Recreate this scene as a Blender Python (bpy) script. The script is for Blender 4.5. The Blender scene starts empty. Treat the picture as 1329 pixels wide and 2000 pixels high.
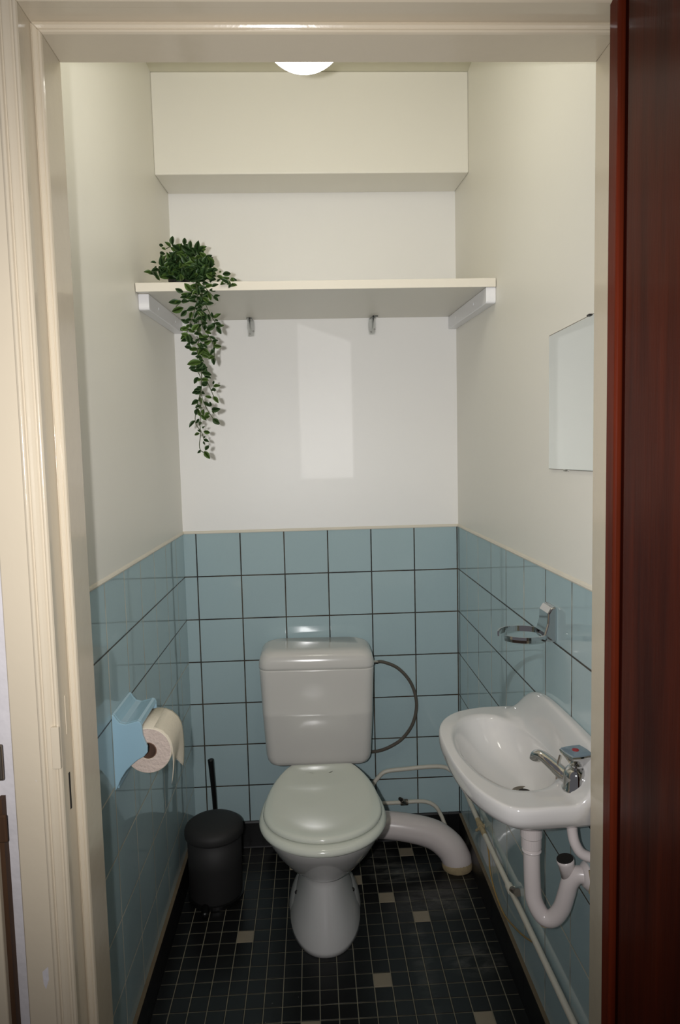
import bpy, bmesh, math, random
from mathutils import Vector, Matrix
random.seed(7)
S = bpy.context.scene
COL = S.collection

# ------------------------------------------------------------ camera, world, lights, exposure
CAM = Vector((0.45004, -2.34214, 1.39411))
R = ((0.99882689, 0.03996299, 0.02734605),
     (-0.04209891, 0.99569363, 0.08259468),
     (-0.02392756, -0.08364902, 0.99620797))
cd = bpy.data.cameras.new('camera'); cam = bpy.data.objects.new('camera', cd); COL.objects.link(cam)
cd.sensor_fit = 'HORIZONTAL'; cd.sensor_width = 36.0; cd.lens = 36.0 * 1322.78 / 1329.0
cd.clip_start = 0.02; cd.clip_end = 50
cam.matrix_world = Matrix(((R[0][0], R[0][2], -R[0][1], CAM.x), (R[1][0], R[1][2], -R[1][1], CAM.y),
                           (R[2][0], R[2][2], -R[2][1], CAM.z), (0, 0, 0, 1)))
S.camera = cam

vs = S.view_settings
vs.view_transform = 'Standard'; vs.look = 'None'; vs.exposure = 0.0; vs.gamma = 1.0
vs.use_curve_mapping = False

w = bpy.data.worlds.new('world'); S.world = w; w.use_nodes = True
w.node_tree.nodes['Background'].inputs[0].default_value = (0.95, 0.93, 1.0, 1)
w.node_tree.nodes['Background'].inputs[1].default_value = 0.12

# the camera's own flash, a hand's breadth left of the lens
fl = bpy.data.lights.new('flash', 'SPOT'); fl.energy = 72; fl.shadow_soft_size = 0.012
fl.spot_size = math.radians(106); fl.spot_blend = 1.0; fl.color = (1.0, 0.98, 0.98)
fo = bpy.data.objects.new('flash', fl); COL.objects.link(fo)
fo.location = (0.385, -2.34, 1.412)
fo.rotation_euler = Vector((R[0][1], R[1][1], R[2][1] + 0.06)).to_track_quat('-Z', 'Y').to_euler()

# added spot standing in for the flash thrown back by the mirror: a quadrilateral patch on the back wall
ml = bpy.data.lights.new('mirror_bounce', 'SPOT'); ml.energy = 4.2; ml.shadow_soft_size = 0.004
ml.spot_size = math.radians(120); ml.spot_blend = 0.1; ml.color = (1.0, 0.97, 0.98)
mo = bpy.data.objects.new('mirror_bounce', ml); COL.objects.link(mo)
MX, MY, MZ = 0.93, -1.02, 1.45
mo.location = (MX, MY, MZ); mo.rotation_euler = (math.radians(90), 0, 0)      # looks along +Y
ml.use_nodes = True
nt = ml.node_tree; nn = nt.nodes; lk = nt.links
em = [n for n in nn if n.type == 'EMISSION'][0]
tc = nn.new('ShaderNodeTexCoord'); sx = nn.new('ShaderNodeSeparateXYZ'); lk.new(tc.outputs['Normal'], sx.inputs[0])
def m_(op, a, b=None, c=None, clamp=False, tree=None):
    t = tree or nt
    n = t.nodes.new('ShaderNodeMath'); n.operation = op; n.use_clamp = clamp
    for i, q in enumerate((a, b, c)):
        if q is None: continue
        if isinstance(q, (int, float)): n.inputs[i].default_value = q
        else: t.links.new(q, n.inputs[i])
    return n.outputs[0]
az = m_('ABSOLUTE', sx.outputs[2])
DW = -MY
px_ = m_('ADD', m_('MULTIPLY', m_('DIVIDE', sx.outputs[0], az), DW), MX)        # where the ray meets the wall
pz_ = m_('ADD', m_('MULTIPLY', m_('DIVIDE', sx.outputs[1], az), DW), MZ)
def edge(v, lo, soft): return m_('SMOOTH_MIN', m_('MAXIMUM', m_('DIVIDE', m_('SUBTRACT', v, lo), soft), 0.0), 1.0, 0.0)
e1 = edge(px_, 0.411, 0.006)
e2 = edge(m_('MULTIPLY', px_, -1.0), -0.597, 0.006)
top = m_('SUBTRACT', m_('ADD', 1.847, m_('MULTIPLY', m_('SUBTRACT', px_, 0.413), -0.352)), pz_)
e3 = edge(top, 0.0, 0.008)
e4 = edge(pz_, 1.312, 0.008)
mk = m_('MULTIPLY', m_('MULTIPLY', e1, e2), m_('MULTIPLY', e3, e4))
lk.new(mk, em.inputs['Strength'])

# ------------------------------------------------------------ materials
def lin(c):
    return tuple(((v / 255.0) / 12.92 if v / 255.0 <= 0.04045 else (((v / 255.0) + 0.055) / 1.055) ** 2.4) for v in c) + (1.0,)
def mat(name, col, rough=0.5, metal=0.0, coat=0.0, spec=None, bump=0.0, bscale=60.0, var=0.0, vscale=8.0, trans=0.0, ior=None, emis=0.0, sss=0.0):
    m = bpy.data.materials.new(name); m.use_nodes = True
    t = m.node_tree; b = t.nodes['Principled BSDF']
    c = lin(col) if max(col) > 1.0 else tuple(col) + (1.0,)
    b.inputs['Base Color'].default_value = c
    b.inputs['Roughness'].default_value = rough; b.inputs['Metallic'].default_value = metal
    b.inputs['Coat Weight'].default_value = coat; b.inputs['Coat Roughness'].default_value = 0.06
    if trans: b.inputs['Transmission Weight'].default_value = trans
    if ior: b.inputs['IOR'].default_value = ior
    if emis:
        b.inputs['Emission Color'].default_value = c; b.inputs['Emission Strength'].default_value = emis
    tco = t.nodes.new('ShaderNodeTexCoord')
    nz = t.nodes.new('ShaderNodeTexNoise'); nz.inputs['Scale'].default_value = vscale; nz.inputs['Detail'].default_value = 4
    t.links.new(tco.outputs['Object'], nz.inputs['Vector'])
    mx = t.nodes.new('ShaderNodeMix'); mx.data_type = 'RGBA'
    mx.inputs[6].default_value = c
    mx.inputs[7].default_value = tuple(v * (1 - var) for v in c[:3]) + (1,)
    t.links.new(nz.outputs['Fac'], mx.inputs[0]); t.links.new(mx.outputs[2], b.inputs['Base Color'])
    if bump:
        n2 = t.nodes.new('ShaderNodeTexNoise'); n2.inputs['Scale'].default_value = bscale; n2.inputs['Detail'].default_value = 3
        t.links.new(tco.outputs['Object'], n2.inputs['Vector'])
        bp = t.nodes.new('ShaderNodeBump'); bp.inputs['Strength'].default_value = 1.0; bp.inputs['Distance'].default_value = bump
        t.links.new(n2.outputs['Fac'], bp.inputs['Height']); t.links.new(bp.outputs['Normal'], b.inputs['Normal'])
    return m

def tile_mat(name, axis, off, base, dark_h, dark_v, pitch=0.1515, z0=1.13706, half=0.0021, rough=0.05, zs=-1.0, light=None):
    """square glazed tiles ruled in world x or y and z; grout colours for level and upright joints"""
    m = bpy.data.materials.new(name); m.use_nodes = True
    t = m.node_tree; b = t.nodes['Principled BSDF']
    M = lambda op, *a, **k: m_(op, *a, tree=t, **k)
    tco = t.nodes.new('ShaderNodeTexCoord'); s = t.nodes.new('ShaderNodeSeparateXYZ')
    t.links.new(tco.outputs['Object'], s.inputs[0])
    u = M('DIVIDE', M('SUBTRACT', s.outputs[axis], off), pitch)
    v = M('DIVIDE', M('SUBTRACT', s.outputs[2], z0), pitch)
    def dist(q):
        f = M('FRACT', q)
        return M('MULTIPLY', M('MINIMUM', f, M('SUBTRACT', 1.0, f)), pitch)
    du, dv = dist(u), dist(v)
    wob = t.nodes.new('ShaderNodeTexNoise'); wob.inputs['Scale'].default_value = 45; t.links.new(tco.outputs['Object'], wob.inputs['Vector'])
    hw = M('ADD', M('MULTIPLY', wob.outputs['Fac'], 0.0008), half - 0.0004)
    mu = M('LESS_THAN', du, hw); mv = M('LESS_THAN', dv, hw)
    nz = t.nodes.new('ShaderNodeTexNoise'); nz.inputs['Scale'].default_value = 6; nz.inputs['Detail'].default_value = 5
    t.links.new(tco.outputs['Object'], nz.inputs['Vector'])
    def ramp(src, pts):
        r = t.nodes.new('ShaderNodeValToRGB'); t.links.new(src, r.inputs[0])
        e = r.color_ramp.elements
        while len(e) > 1: e.remove(e[-1])
        e[0].position = pts[0][0]; e[0].color = pts[0][1]
        for p, c in pts[1:]:
            q = e.new(p); q.color = c
        return r.outputs[0]
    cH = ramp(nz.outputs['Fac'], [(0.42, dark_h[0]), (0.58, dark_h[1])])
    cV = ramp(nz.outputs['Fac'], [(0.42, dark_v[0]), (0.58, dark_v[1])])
    def mix(f, a, c):  
        x = t.nodes.new('ShaderNodeMix'); x.data_type = 'RGBA'; t.links.new(f, x.inputs[0])
        for i, q in ((6, a), (7, c)):
            if isinstance(q, tuple): x.inputs[i].default_value = q
            else: t.links.new(q, x.inputs[i])
        return x.outputs[2]
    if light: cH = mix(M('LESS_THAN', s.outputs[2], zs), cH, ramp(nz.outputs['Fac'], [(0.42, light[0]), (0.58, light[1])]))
    # one slightly different glaze per tile
    cv = t.nodes.new('ShaderNodeCombineXYZ'); t.links.new(M('FLOOR', u), cv.inputs[0]); t.links.new(M('FLOOR', v), cv.inputs[1])
    wn = t.nodes.new('ShaderNodeTexWhiteNoise'); t.links.new(cv.outputs[0], wn.inputs['Vector'])
    nf = t.nodes.new('ShaderNodeTexNoise'); nf.inputs['Scale'].default_value = 220; nf.inputs['Detail'].default_value = 2
    t.links.new(tco.outputs['Object'], nf.inputs['Vector'])
    fac = M('ADD', M('MULTIPLY', wn.outputs['Value'], 0.6), M('MULTIPLY', nf.outputs['Fac'], 0.4))
    glaze = mix(fac, tuple(base), tuple(x * 0.9 for x in base[:3]) + (1,))
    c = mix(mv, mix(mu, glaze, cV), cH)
    t.links.new(c, b.inputs['Base Color'])
    g = M('MAXIMUM', mu, mv)
    t.links.new(M('ADD', M('MULTIPLY', g, 0.6), rough), b.inputs['Roughness'])
    # relief: pillowed tile edges, sunk joints, a faint wave and tilt of each tile
    eu = M('MINIMUM', M('DIVIDE', M('MINIMUM', du, dv), 0.005), 1.0)
    sm = M('SUBTRACT', M('MULTIPLY', eu, 2.0), M('MULTIPLY', eu, eu))
    ww = t.nodes.new('ShaderNodeTexNoise'); ww.inputs['Scale'].default_value = 9; ww.inputs['Detail'].default_value = 1
    vm = t.nodes.new('ShaderNodeVectorMath'); vm.operation = 'MULTIPLY_ADD'
    t.links.new(wn.outputs['Color'], vm.inputs[0]); vm.inputs[1].default_value = (3, 3, 3); t.links.new(tco.outputs['Object'], vm.inputs[2])
    t.links.new(vm.outputs[0], ww.inputs['Vector'])
    h = M('ADD', M('MULTIPLY', sm, 0.0005), M('MULTIPLY', ww.outputs['Fac'], 0.0008))
    bp = t.nodes.new('ShaderNodeBump'); bp.inputs['Strength'].default_value = 0.8; bp.inputs['Distance'].default_value = 1.0
    t.links.new(h, bp.inputs['Height']); t.links.new(bp.outputs['Normal'], b.inputs['Normal'])
    b.inputs['Coat Weight'].default_value = 0.3; b.inputs['Coat Roughness'].default_value = 0.04
    return m

def wood_mat(name, c1, c2, rough, coat=0.05):
    m = bpy.data.materials.new(name); m.use_nodes = True
    t = m.node_tree; b = t.nodes['Principled BSDF']
    tco = t.nodes.new('ShaderNodeTexCoord'); mp = t.nodes.new('ShaderNodeMapping')
    mp.inputs['Scale'].default_value = (9, 9, 0.55); t.links.new(tco.outputs['Object'], mp.inputs[0])
    n = t.nodes.new('ShaderNodeTexNoise'); n.inputs['Scale'].default_value = 3.2; n.inputs['Detail'].default_value = 7; n.inputs['Roughness'].default_value = 0.62
    t.links.new(mp.outputs[0], n.inputs['Vector'])
    r = t.nodes.new('ShaderNodeValToRGB'); t.links.new(n.outputs['Fac'], r.inputs[0])
    r.color_ramp.elements[0].position = 0.36; r.color_ramp.elements[0].color = c1
    r.color_ramp.elements[1].position = 0.66; r.color_ramp.elements[1].color = c2
    t.links.new(r.outputs[0], b.inputs['Base Color'])
    b.inputs['Roughness'].default_value = rough
    b.inputs['Coat Weight'].default_value = coat; b.inputs['Coat Roughness'].default_value = 0.12; b.inputs['Specular IOR Level'].default_value = 0.06
    bp = t.nodes.new('ShaderNodeBump'); bp.inputs['Distance'].default_value = 0.0006
    t.links.new(n.outputs['Fac'], bp.inputs['Height']); t.links.new(bp.outputs['Normal'], b.inputs['Normal'])
    return m

DK = lin((28, 28, 25)); DK2 = lin((66, 58, 44)); LT = lin((204, 198, 180)); LT2 = lin((178, 172, 156)); MD = lin((172, 164, 142))
BLUE = lin((170, 192, 196))
M_ = dict(
    wall=mat('wall_paint', (235, 232, 221), 0.42, bump=0.0005, bscale=26, var=0.03, vscale=3),
    wallback=mat('wall_paint_white', (240, 239, 235), 0.42, bump=0.0005, bscale=26, var=0.02, vscale=3),
    ceil=mat('ceiling_paint', (214, 210, 190), 0.7),
    tile_b=tile_mat('tile_back', 0, 0.04385, BLUE, (DK, DK2), (DK, DK2)),
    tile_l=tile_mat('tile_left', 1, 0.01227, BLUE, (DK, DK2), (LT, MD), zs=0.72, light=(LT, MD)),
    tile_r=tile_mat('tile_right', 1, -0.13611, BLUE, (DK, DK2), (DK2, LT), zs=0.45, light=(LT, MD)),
    joint=mat('brown_joint', (112, 98, 76), 0.8, var=0.3, vscale=30),
    caulk=mat('cream_caulk', (222, 216, 200), 0.5, bump=0.0008, bscale=90, var=0.1, vscale=20),
    frame=mat('cream_gloss_paint', (200, 188, 166), 0.15, coat=0.3, bump=0.0004, bscale=45, var=0.06, vscale=6),
    plaster=mat('bare_plaster', (212, 208, 210), 0.8, bump=0.004, bscale=22, var=0.25, vscale=14),
    black=mat('black_floor_tile', (23, 23, 23), 0.3, var=0.3, vscale=12, bump=0.0004, bscale=30),
    skirt=mat('black_skirting_tile', (20, 20, 21), 0.4, var=0.2),
    tan=mat('beige_floor_tile', (150, 138, 118), 0.35, var=0.15, vscale=30),
    grout=mat('floor_grout', (158, 152, 130), 0.9, var=0.45, vscale=25),
    ceramic=mat('white_ceramic', (205, 203, 200), 0.09, coat=0.3, var=0.01),
    seat=mat('white_seat_plastic', (208, 211, 199), 0.13, coat=0.2),
    cist=mat('white_cistern_plastic', (205, 202, 196), 0.16, coat=0.15),
    chrome=mat('chrome', (205, 205, 205), 0.07, metal=1.0),
    chrome_d=mat('dull_metal', (150, 140, 128), 0.35, metal=0.9, var=0.3, vscale=60),
    steel=mat('braided_steel', (120, 112, 102), 0.4, metal=0.8, bump=0.002, bscale=900),
    pvc=mat('white_plastic_pipe', (212, 203, 200), 0.25, coat=0.1, var=0.06, vscale=12),
    paintpipe=mat('painted_pipe', (205, 200, 186), 0.4, bump=0.0012, bscale=80, var=0.1, vscale=30),
    rust=mat('rust_stain', (178, 160, 124), 0.8, bump=0.002, bscale=120, var=0.4, vscale=60),
    hole=mat('rusty_black', (26, 22, 18), 0.9),
    shelf=mat('white_shelf', (218, 214, 202), 0.4),
    shelf_e=mat('cream_shelf_edge', (224, 218, 204), 0.5),
    batten=mat('white_gloss_batten', (232, 232, 234), 0.35),
    clear=mat('clear_plastic', (0.95, 0.96, 0.95), 0.05, trans=1.0, ior=1.18),
    screw=mat('screw_head', (60, 58, 56), 0.4, metal=0.8),
    screwl=mat('screw_head_bright', (150, 148, 142), 0.4, metal=0.6),
    leaf=mat('leaf_green', (88, 118, 54), 0.4, var=0.55, vscale=45),
    leaf2=mat('leaf_dark_green', (54, 82, 42), 0.4, var=0.5, vscale=45),
    stem=mat('vine_stem', (66, 74, 44), 0.6),
    potm=mat('black_pot', (20, 20, 20), 0.5),
    bin=mat('charcoal_bin', (34, 33, 33), 0.65),
    brush=mat('black_plastic', (14, 14, 14), 0.35),
    paper=mat('toilet_paper', (226, 216, 196), 0.95, bump=0.001, bscale=200),
    paper_e=mat('toilet_paper_end', (214, 196, 184), 0.98, bump=0.003, bscale=150, var=0.12, vscale=60),
    card=mat('cardboard_core', (120, 92, 76), 0.9),
    bluec=mat('pale_blue_ceramic', (150, 184, 200), 0.12, coat=0.3),
    cable=mat('yellow_cable', (150, 122, 70), 0.6),
    knob=mat('knob_plastic', (140, 156, 168), 0.15, metal=0.5),
    red=mat('red_dot', (150, 24, 30), 0.4),
    mahog=wood_mat('mahogany', lin((48, 16, 8)), lin((74, 27, 12)), 0.34),
    mahogd=wood_mat('mahogany_groove', lin((38, 10, 5)), lin((50, 14, 7)), 0.4),
    mahogl=wood_mat('mahogany_edge', lin((76, 28, 14)), lin((100, 36, 18)), 0.4, 0.10),
    brownw=wood_mat('dark_brown_wood', lin((66, 48, 36)), lin((84, 62, 46)), 0.5),
    hall=mat('hall_floor', (120, 96, 72), 0.5),
)
g = bpy.data.materials.new('mirror_glass'); g.use_nodes = True; M_['mirror'] = g
bb = g.node_tree.nodes['Principled BSDF']; bb.inputs['Base Color'].default_value = (0.86, 0.9, 0.88, 1); bb.inputs['Metallic'].default_value = 1; bb.inputs['Roughness'].default_value = 0.02
g = bpy.data.materials.new('lamp_glass'); g.use_nodes = True; M_['lamp'] = g
bb = g.node_tree.nodes['Principled BSDF']; bb.inputs['Base Color'].default_value = (1, 1, 1, 1)
bb.inputs['Emission Color'].default_value = (1.0, 0.97, 0.88, 1); bb.inputs['Emission Strength'].default_value = 10.5

# white dust smears wiped over the black floor tiles near the waste pipe
for key in ('black',):
    t = M_[key].node_tree; b = t.nodes['Principled BSDF']; src = b.inputs['Base Color'].links[0].from_socket
    M = lambda op, *a, **k: m_(op, *a, tree=t, **k)
    tco = t.nodes.new('ShaderNodeTexCoord'); s_ = t.nodes.new('ShaderNodeSeparateXYZ'); t.links.new(tco.outputs['Object'], s_.inputs[0])
    tot = 0.0
    for (bx, by, rx, ry, am) in ((.70, -.20, .11, .07, .9), (.80, -.34, .13, .09, .8), (.86, -.60, .09, .07, .9), (.72, -.60, .035, .22, .5), (.62, -.10, .1, .08, .6)):
        q = M('ADD', M('POWER', M('DIVIDE', M('SUBTRACT', s_.outputs[0], bx), rx), 2.0), M('POWER', M('DIVIDE', M('SUBTRACT', s_.outputs[1], by), ry), 2.0))
        tot = M('ADD', M('MULTIPLY', M('MAXIMUM', M('SUBTRACT', 1.0, q), 0.0), am), tot)
    mp = t.nodes.new('ShaderNodeMapping'); mp.inputs['Rotation'].default_value = (0, 0, .5); mp.inputs['Scale'].default_value = (1, 2.6, 1); t.links.new(tco.outputs['Object'], mp.inputs[0])
    nz = t.nodes.new('ShaderNodeTexNoise'); nz.inputs['Scale'].default_value = 14; nz.inputs['Detail'].default_value = 8; nz.inputs['Roughness'].default_value = .7; nz.inputs['Distortion'].default_value = .6
    t.links.new(mp.outputs[0], nz.inputs['Vector'])
    f = M('MULTIPLY', M('MULTIPLY', M('SUBTRACT', nz.outputs['Fac'], .42), 3.0, clamp=True), tot, clamp=True)
    n2 = t.nodes.new('ShaderNodeTexNoise'); n2.inputs['Scale'].default_value = 75; t.links.new(tco.outputs['Object'], n2.inputs['Vector'])
    f = M('MAXIMUM', M('MULTIPLY', f, .34), M('MULTIPLY', M('GREATER_THAN', n2.outputs['Fac'], .775), .5))
    mx = t.nodes.new('ShaderNodeMix'); mx.data_type = 'RGBA'; t.links.new(f, mx.inputs[0]); t.links.new(src, mx.inputs[6]); mx.inputs[7].default_value = lin((178, 176, 168))
    t.links.new(mx.outputs[2], b.inputs['Base Color'])

# ------------------------------------------------------------ mesh helpers
def finish(name, bm, m, parent=None, smooth=False, bevel=0.0, sub=0, mats=None, wn=False):
    me = bpy.data.meshes.new(name); bmesh.ops.recalc_face_normals(bm, faces=bm.faces) if not wn else None
    bm.to_mesh(me); bm.free()
    for mm in (mats or [m]): me.materials.append(M_[mm])
    o = bpy.data.objects.new(name, me); COL.objects.link(o)
    if parent is not None: o.parent = parent; o.matrix_parent_inverse = Matrix.Translation(-parent.location)
    if smooth:
        for p in me.polygons: p.use_smooth = True
    if bevel:
        b = o.modifiers.new('bevel', 'BEVEL'); b.width = bevel; b.segments = 3; b.limit_method = 'ANGLE'; b.angle_limit = math.radians(40)
    if sub:
        s_ = o.modifiers.new('sub', 'SUBSURF'); s_.levels = sub; s_.render_levels = sub
    return o
def tag(o, label=None, cat=None, group=None, kind=None):
    if label: o['label'] = label
    if cat: o['category'] = cat
    if group: o['group'] = group
    if kind: o['kind'] = kind
    return o
def empty(name, loc, label=None, cat=None, group=None, kind=None):
    o = bpy.data.objects.new(name, None); COL.objects.link(o); o.location = loc; o.empty_display_size = 0.05
    return tag(o, label, cat, group, kind)
def box(bm, x0, x1, y0, y1, z0, z1, mi=0):
    v = [bm.verts.new((x, y, z)) for z in (z0, z1) for y in (y0, y1) for x in (x0, x1)]
    for f in ((0, 2, 3, 1), (4, 5, 7, 6), (0, 1, 5, 4), (2, 6, 7, 3), (0, 4, 6, 2), (1, 3, 7, 5)):
        fc = bm.faces.new([v[i] for i in f]); fc.material_index = mi
    return v
def loft(bm, rings, cap0=True, cap1=True, closed=False):
    vr = [[bm.verts.new(p) for p in r] for r in rings]
    n = len(vr[0])
    pairs = list(zip(vr[:-1], vr[1:])) + ([(vr[-1], vr[0])] if closed else [])
    for a, b in pairs:
        for i in range(n):
            j = (i + 1) % n
            bm.faces.new((a[i], a[j], b[j], b[i]))
    if not closed:
        if cap0: bm.faces.new(list(reversed(vr[0])))
        if cap1: bm.faces.new(vr[-1])
    return vr
def catmull(pts, seg=8):
    P = [Vector(p) for p in pts]
    out = []
    for i in range(len(P) - 1):
        p0 = P[i - 1] if i > 0 else P[0] * 2 - P[1]
        p1, p2 = P[i], P[i + 1]
        p3 = P[i + 2] if i + 2 < len(P) else P[-1] * 2 - P[-2]
        for k in range(seg):
            t = k / seg
            out.append(0.5 * ((2 * p1) + (-p0 + p2) * t + (2 * p0 - 5 * p1 + 4 * p2 - p3) * t * t + (-p0 + 3 * p1 - 3 * p2 + p3) * t ** 3))
    out.append(P[-1]); return out
def tube(bm, pts, rad, n=14, smooth_path=True, seg=8, caps=True, rads=None):
    Q = catmull(pts, seg) if smooth_path else [Vector(p) for p in pts]
    if rads:
        rr = []
        for i in range(len(Q)):
            f = i / (len(Q) - 1) * (len(rads) - 1); k = min(int(f), len(rads) - 2); rr.append(rads[k] + (rads[k + 1] - rads[k]) * (f - k))
    else: rr = [rad] * len(Q)
    rings = []; up = None
    for i, q in enumerate(Q):
        d = (Q[min(i + 1, len(Q) - 1)] - Q[max(i - 1, 0)]).normalized()
        if up is None:
            up = Vector((0, 0, 1)) if abs(d.z) < 0.9 else Vector((1, 0, 0))
        a = d.cross(up).normalized(); up = a.cross(d).normalized()
        rings.append([q + (a * math.cos(2 * math.pi * k / n) + up * math.sin(2 * math.pi * k / n)) * rr[i] for k in range(n)])
    loft(bm, rings, caps, caps)
def lathe(bm, prof, c=(0, 0, 0), axis=Vector((0, 0, 1)), n=40, caps=True):
    """prof: (radius, height along axis)"""
    ax = Vector(axis).normalized(); a = ax.orthogonal().normalized(); b = ax.cross(a); c = Vector(c)
    rings = [[c + ax * h + (a * math.cos(2 * math.pi * k / n) + b * math.sin(2 * math.pi * k / n)) * max(r, 1e-4) for k in range(n)] for r, h in prof]
    loft(bm, rings, caps, caps)
def extrude_poly(bm, pts, vec):
    a = [bm.verts.new(p) for p in pts]; b = [bm.verts.new(Vector(p) + Vector(vec)) for p in pts]
    n = len(pts)
    for i in range(n): bm.faces.new((a[i], a[(i + 1) % n], b[(i + 1) % n], b[i]))
    bm.faces.new(list(reversed(a))); bm.faces.new(b)
def NB(): return bmesh.new()

# ------------------------------------------------------------ the room
W = 0.9572; CZ = 2.547; YF = -1.24; YH = -1.345; ZT = 1.137; ZS = 0.096; ST = 0.012
XL, XR, ZH = 0.084, 0.914, 2.0

# floor: grout bed with single mosaic tiles
Q = 0.04778; FX, FY = 0.05181, -0.43895
TAN = {(3, 0), (11, 4), (7, 7), (16, 7), (14, -1), (12, -3), (10, -5), (14, -8), (6, -7)}
bm = NB()
box(bm, -0.02, W + 0.02, YH - 0.02, 0.02, -0.03, -0.0016, 0)
box(bm, -1.2, 2.2, -3.2, YH - 0.02, -0.03, -0.0016, 3)
def ftile(x0, x1, y0, y1, mi):
    if x1 - x0 < 0.004 or y1 - y0 < 0.004: return
    g_ = 0.0011; e = 0.0013
    a = [(x0 + g_, y0 + g_), (x1 - g_, y0 + g_), (x1 - g_, y1 - g_), (x0 + g_, y1 - g_)]
    c = [(x0 + g_ + e, y0 + g_ + e), (x1 - g_ - e, y0 + g_ + e), (x1 - g_ - e, y1 - g_ - e), (x0 + g_ + e, y1 - g_ - e)]
    tl = [random.uniform(-0.0002, 0.0002) for _ in range(4)]
    lo = [bm.verts.new((x, y, -0.0016)) for x, y in a]; md = [bm.verts.new((x, y, -0.0006)) for x, y in a]
    hi = [bm.verts.new((x, y, t)) for (x, y), t in zip(c, tl)]
    for r0, r1 in ((lo, md), (md, hi)):
        for i in range(4):
            f = bm.faces.new((r0[i], r0[(i + 1) % 4], r1[(i + 1) % 4], r1[i])); f.material_index = mi
    f = bm.faces.new(hi); f.material_index = mi
for ci in range(-2, 20):
    for ri in range(-11, 19):
        x0, x1 = FX + ci * Q, FX + (ci + 1) * Q
        y1, y0 = FY - ri * Q, FY - (ri + 1) * Q
        x0 = max(x0, 0.0); x1 = min(x1, W); y1 = min(y1, 0.0); y0 = max(y0, YH)
        if x1 > x0 and y1 > y0: ftile(x0, x1, y0, y1, 2 if (ci, ri) in TAN else 1)
fl_o = tag(finish('floor', bm, None, mats=['grout', 'black', 'tan', 'hall'], wn=True), kind='structure')

bm = NB(); box(bm, -0.2, W + 0.2, YH - 0.1, 0.2, CZ, CZ + 0.1); tag(finish('ceiling', bm, 'ceil'), kind='structure')
bm = NB(); box(bm, -0.1, W + 0.1, 0.0, 0.12, -0.03, CZ); wb = tag(finish('wall_back', bm, 'wallback'), kind='structure')
bm = NB(); box(bm, -0.1, 0.0, YH, 0.12, -0.03, CZ); wl = tag(finish('wall_left', bm, 'wall'), kind='structure')
bm = NB(); box(bm, W, W + 0.1, YH, 0.12, -0.03, CZ); wr = tag(finish('wall_right', bm, 'wall'), kind='structure')
# front wall round the doorway, hall side plastered
bm = NB()
box(bm, 0.0, XL - 0.02, YH, YF, -0.03, CZ); box(bm, XR + 0.02, W, YH, YF, -0.03, CZ); box(bm, XL - 0.02, XR + 0.02, YH, YF, ZH + 0.03, CZ)
tag(finish('wall_front', bm, 'wall'), kind='structure')
bm = NB(); box(bm, -0.9, 0.03, YH - 0.003, YH - 0.0005, -0.03, 2.75); box(bm, W - 0.02, 1.9, YH - 0.003, YH - 0.0005, -0.03, 2.75); box(bm, 0.03, W - 0.02, YH - 0.003, YH - 0.0005, ZH + 0.06, 2.75)
tag(finish('wall_hall', bm, 'plaster'), kind='structure')
# dropped beam across the top of the back wall, soffit rising slightly to the wall
bm = NB()
pf = [(0, -0.2, 2.25), (0, -0.2, CZ), (0, 0.0, CZ), (0, 0.0, 2.268)]
extrude_poly(bm, pf, (W, 0, 0)); tag(finish('wall_beam', bm, 'wall', bevel=0.004), kind='structure')

# tile cladding (a thin layer on each wall) and its cream caulk line
T = 0.0012
bm = NB(); box(bm, 0, W, -T, 0.0, ZS - 0.01, ZT); finish('wall_tiles', bm, 'tile_b', wb)
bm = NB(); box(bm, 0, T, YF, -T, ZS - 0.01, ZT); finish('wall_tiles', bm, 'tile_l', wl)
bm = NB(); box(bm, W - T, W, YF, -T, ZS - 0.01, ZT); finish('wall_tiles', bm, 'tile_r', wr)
def bead(pts, nx, ny, parent):
    bm = NB(); r = 0.005
    rings = []
    for x, y in pts:
        rings.append([(x + nx * r * a, y + ny * r * a, ZT + r * b) for a, b in ((0, -0.4), (0.7, -0.4), (0.9, 0.2), (0.6, 0.9), (0, 1.6))])
    loft(bm, rings); finish('caulk_bead', bm, 'caulk', parent)
bead([(0.0, 0), (W, 0)], 0, -1, wb)
bead([(0.0, YF), (0.0, -0.001)], 1, 0, wl)
bead([(W, YF), (W, -0.001)], -1, 0, wr)
for x0, x1, pa in ((0.0, 0.0112, wl), (W - 0.0112, W, wr)):
    bm = NB(); box(bm, x0, x1, YF, -0.02, ZS - 0.0005, ZS + 0.0022); finish('joint_line', bm, 'joint', pa)

# coved black skirting tiles
def skirting(name, horiz, n, f):
    bm = NB(); L = 0.1515; k = 0
    while k * L < n:
        a, b = k * L + 0.0008, min((k + 1) * L, n) - 0.0008
        pr = [(0.0, 0.0), (0.0125, 0.0), (0.0110, 0.004), (0.0100, 0.010), (0.0092, 0.02), (0.0085, ZS - 0.006), (0.006, ZS), (0.0, ZS)]
        r0 = [f(a, u, z) for u, z in pr]; r1 = [f(b, u, z) for u, z in pr]
        loft(bm, [r0, r1]); k += 1
    return tag(finish(name, bm, 'skirt'), kind='structure')
skirting('baseboard_back', 0, W, lambda s_, u, z: (s_, -u, z))
skirting('baseboard_left', 1, -YF, lambda s_, u, z: (u * 0.9, -s_, z))
skirting('baseboard_right', 1, -YF, lambda s_, u, z: (W - u * 0.9, -s_, z))

# ------------------------------------------------------------ door frame
fr = empty('trim_1', (0.5, YH, 0), kind='structure')
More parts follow.
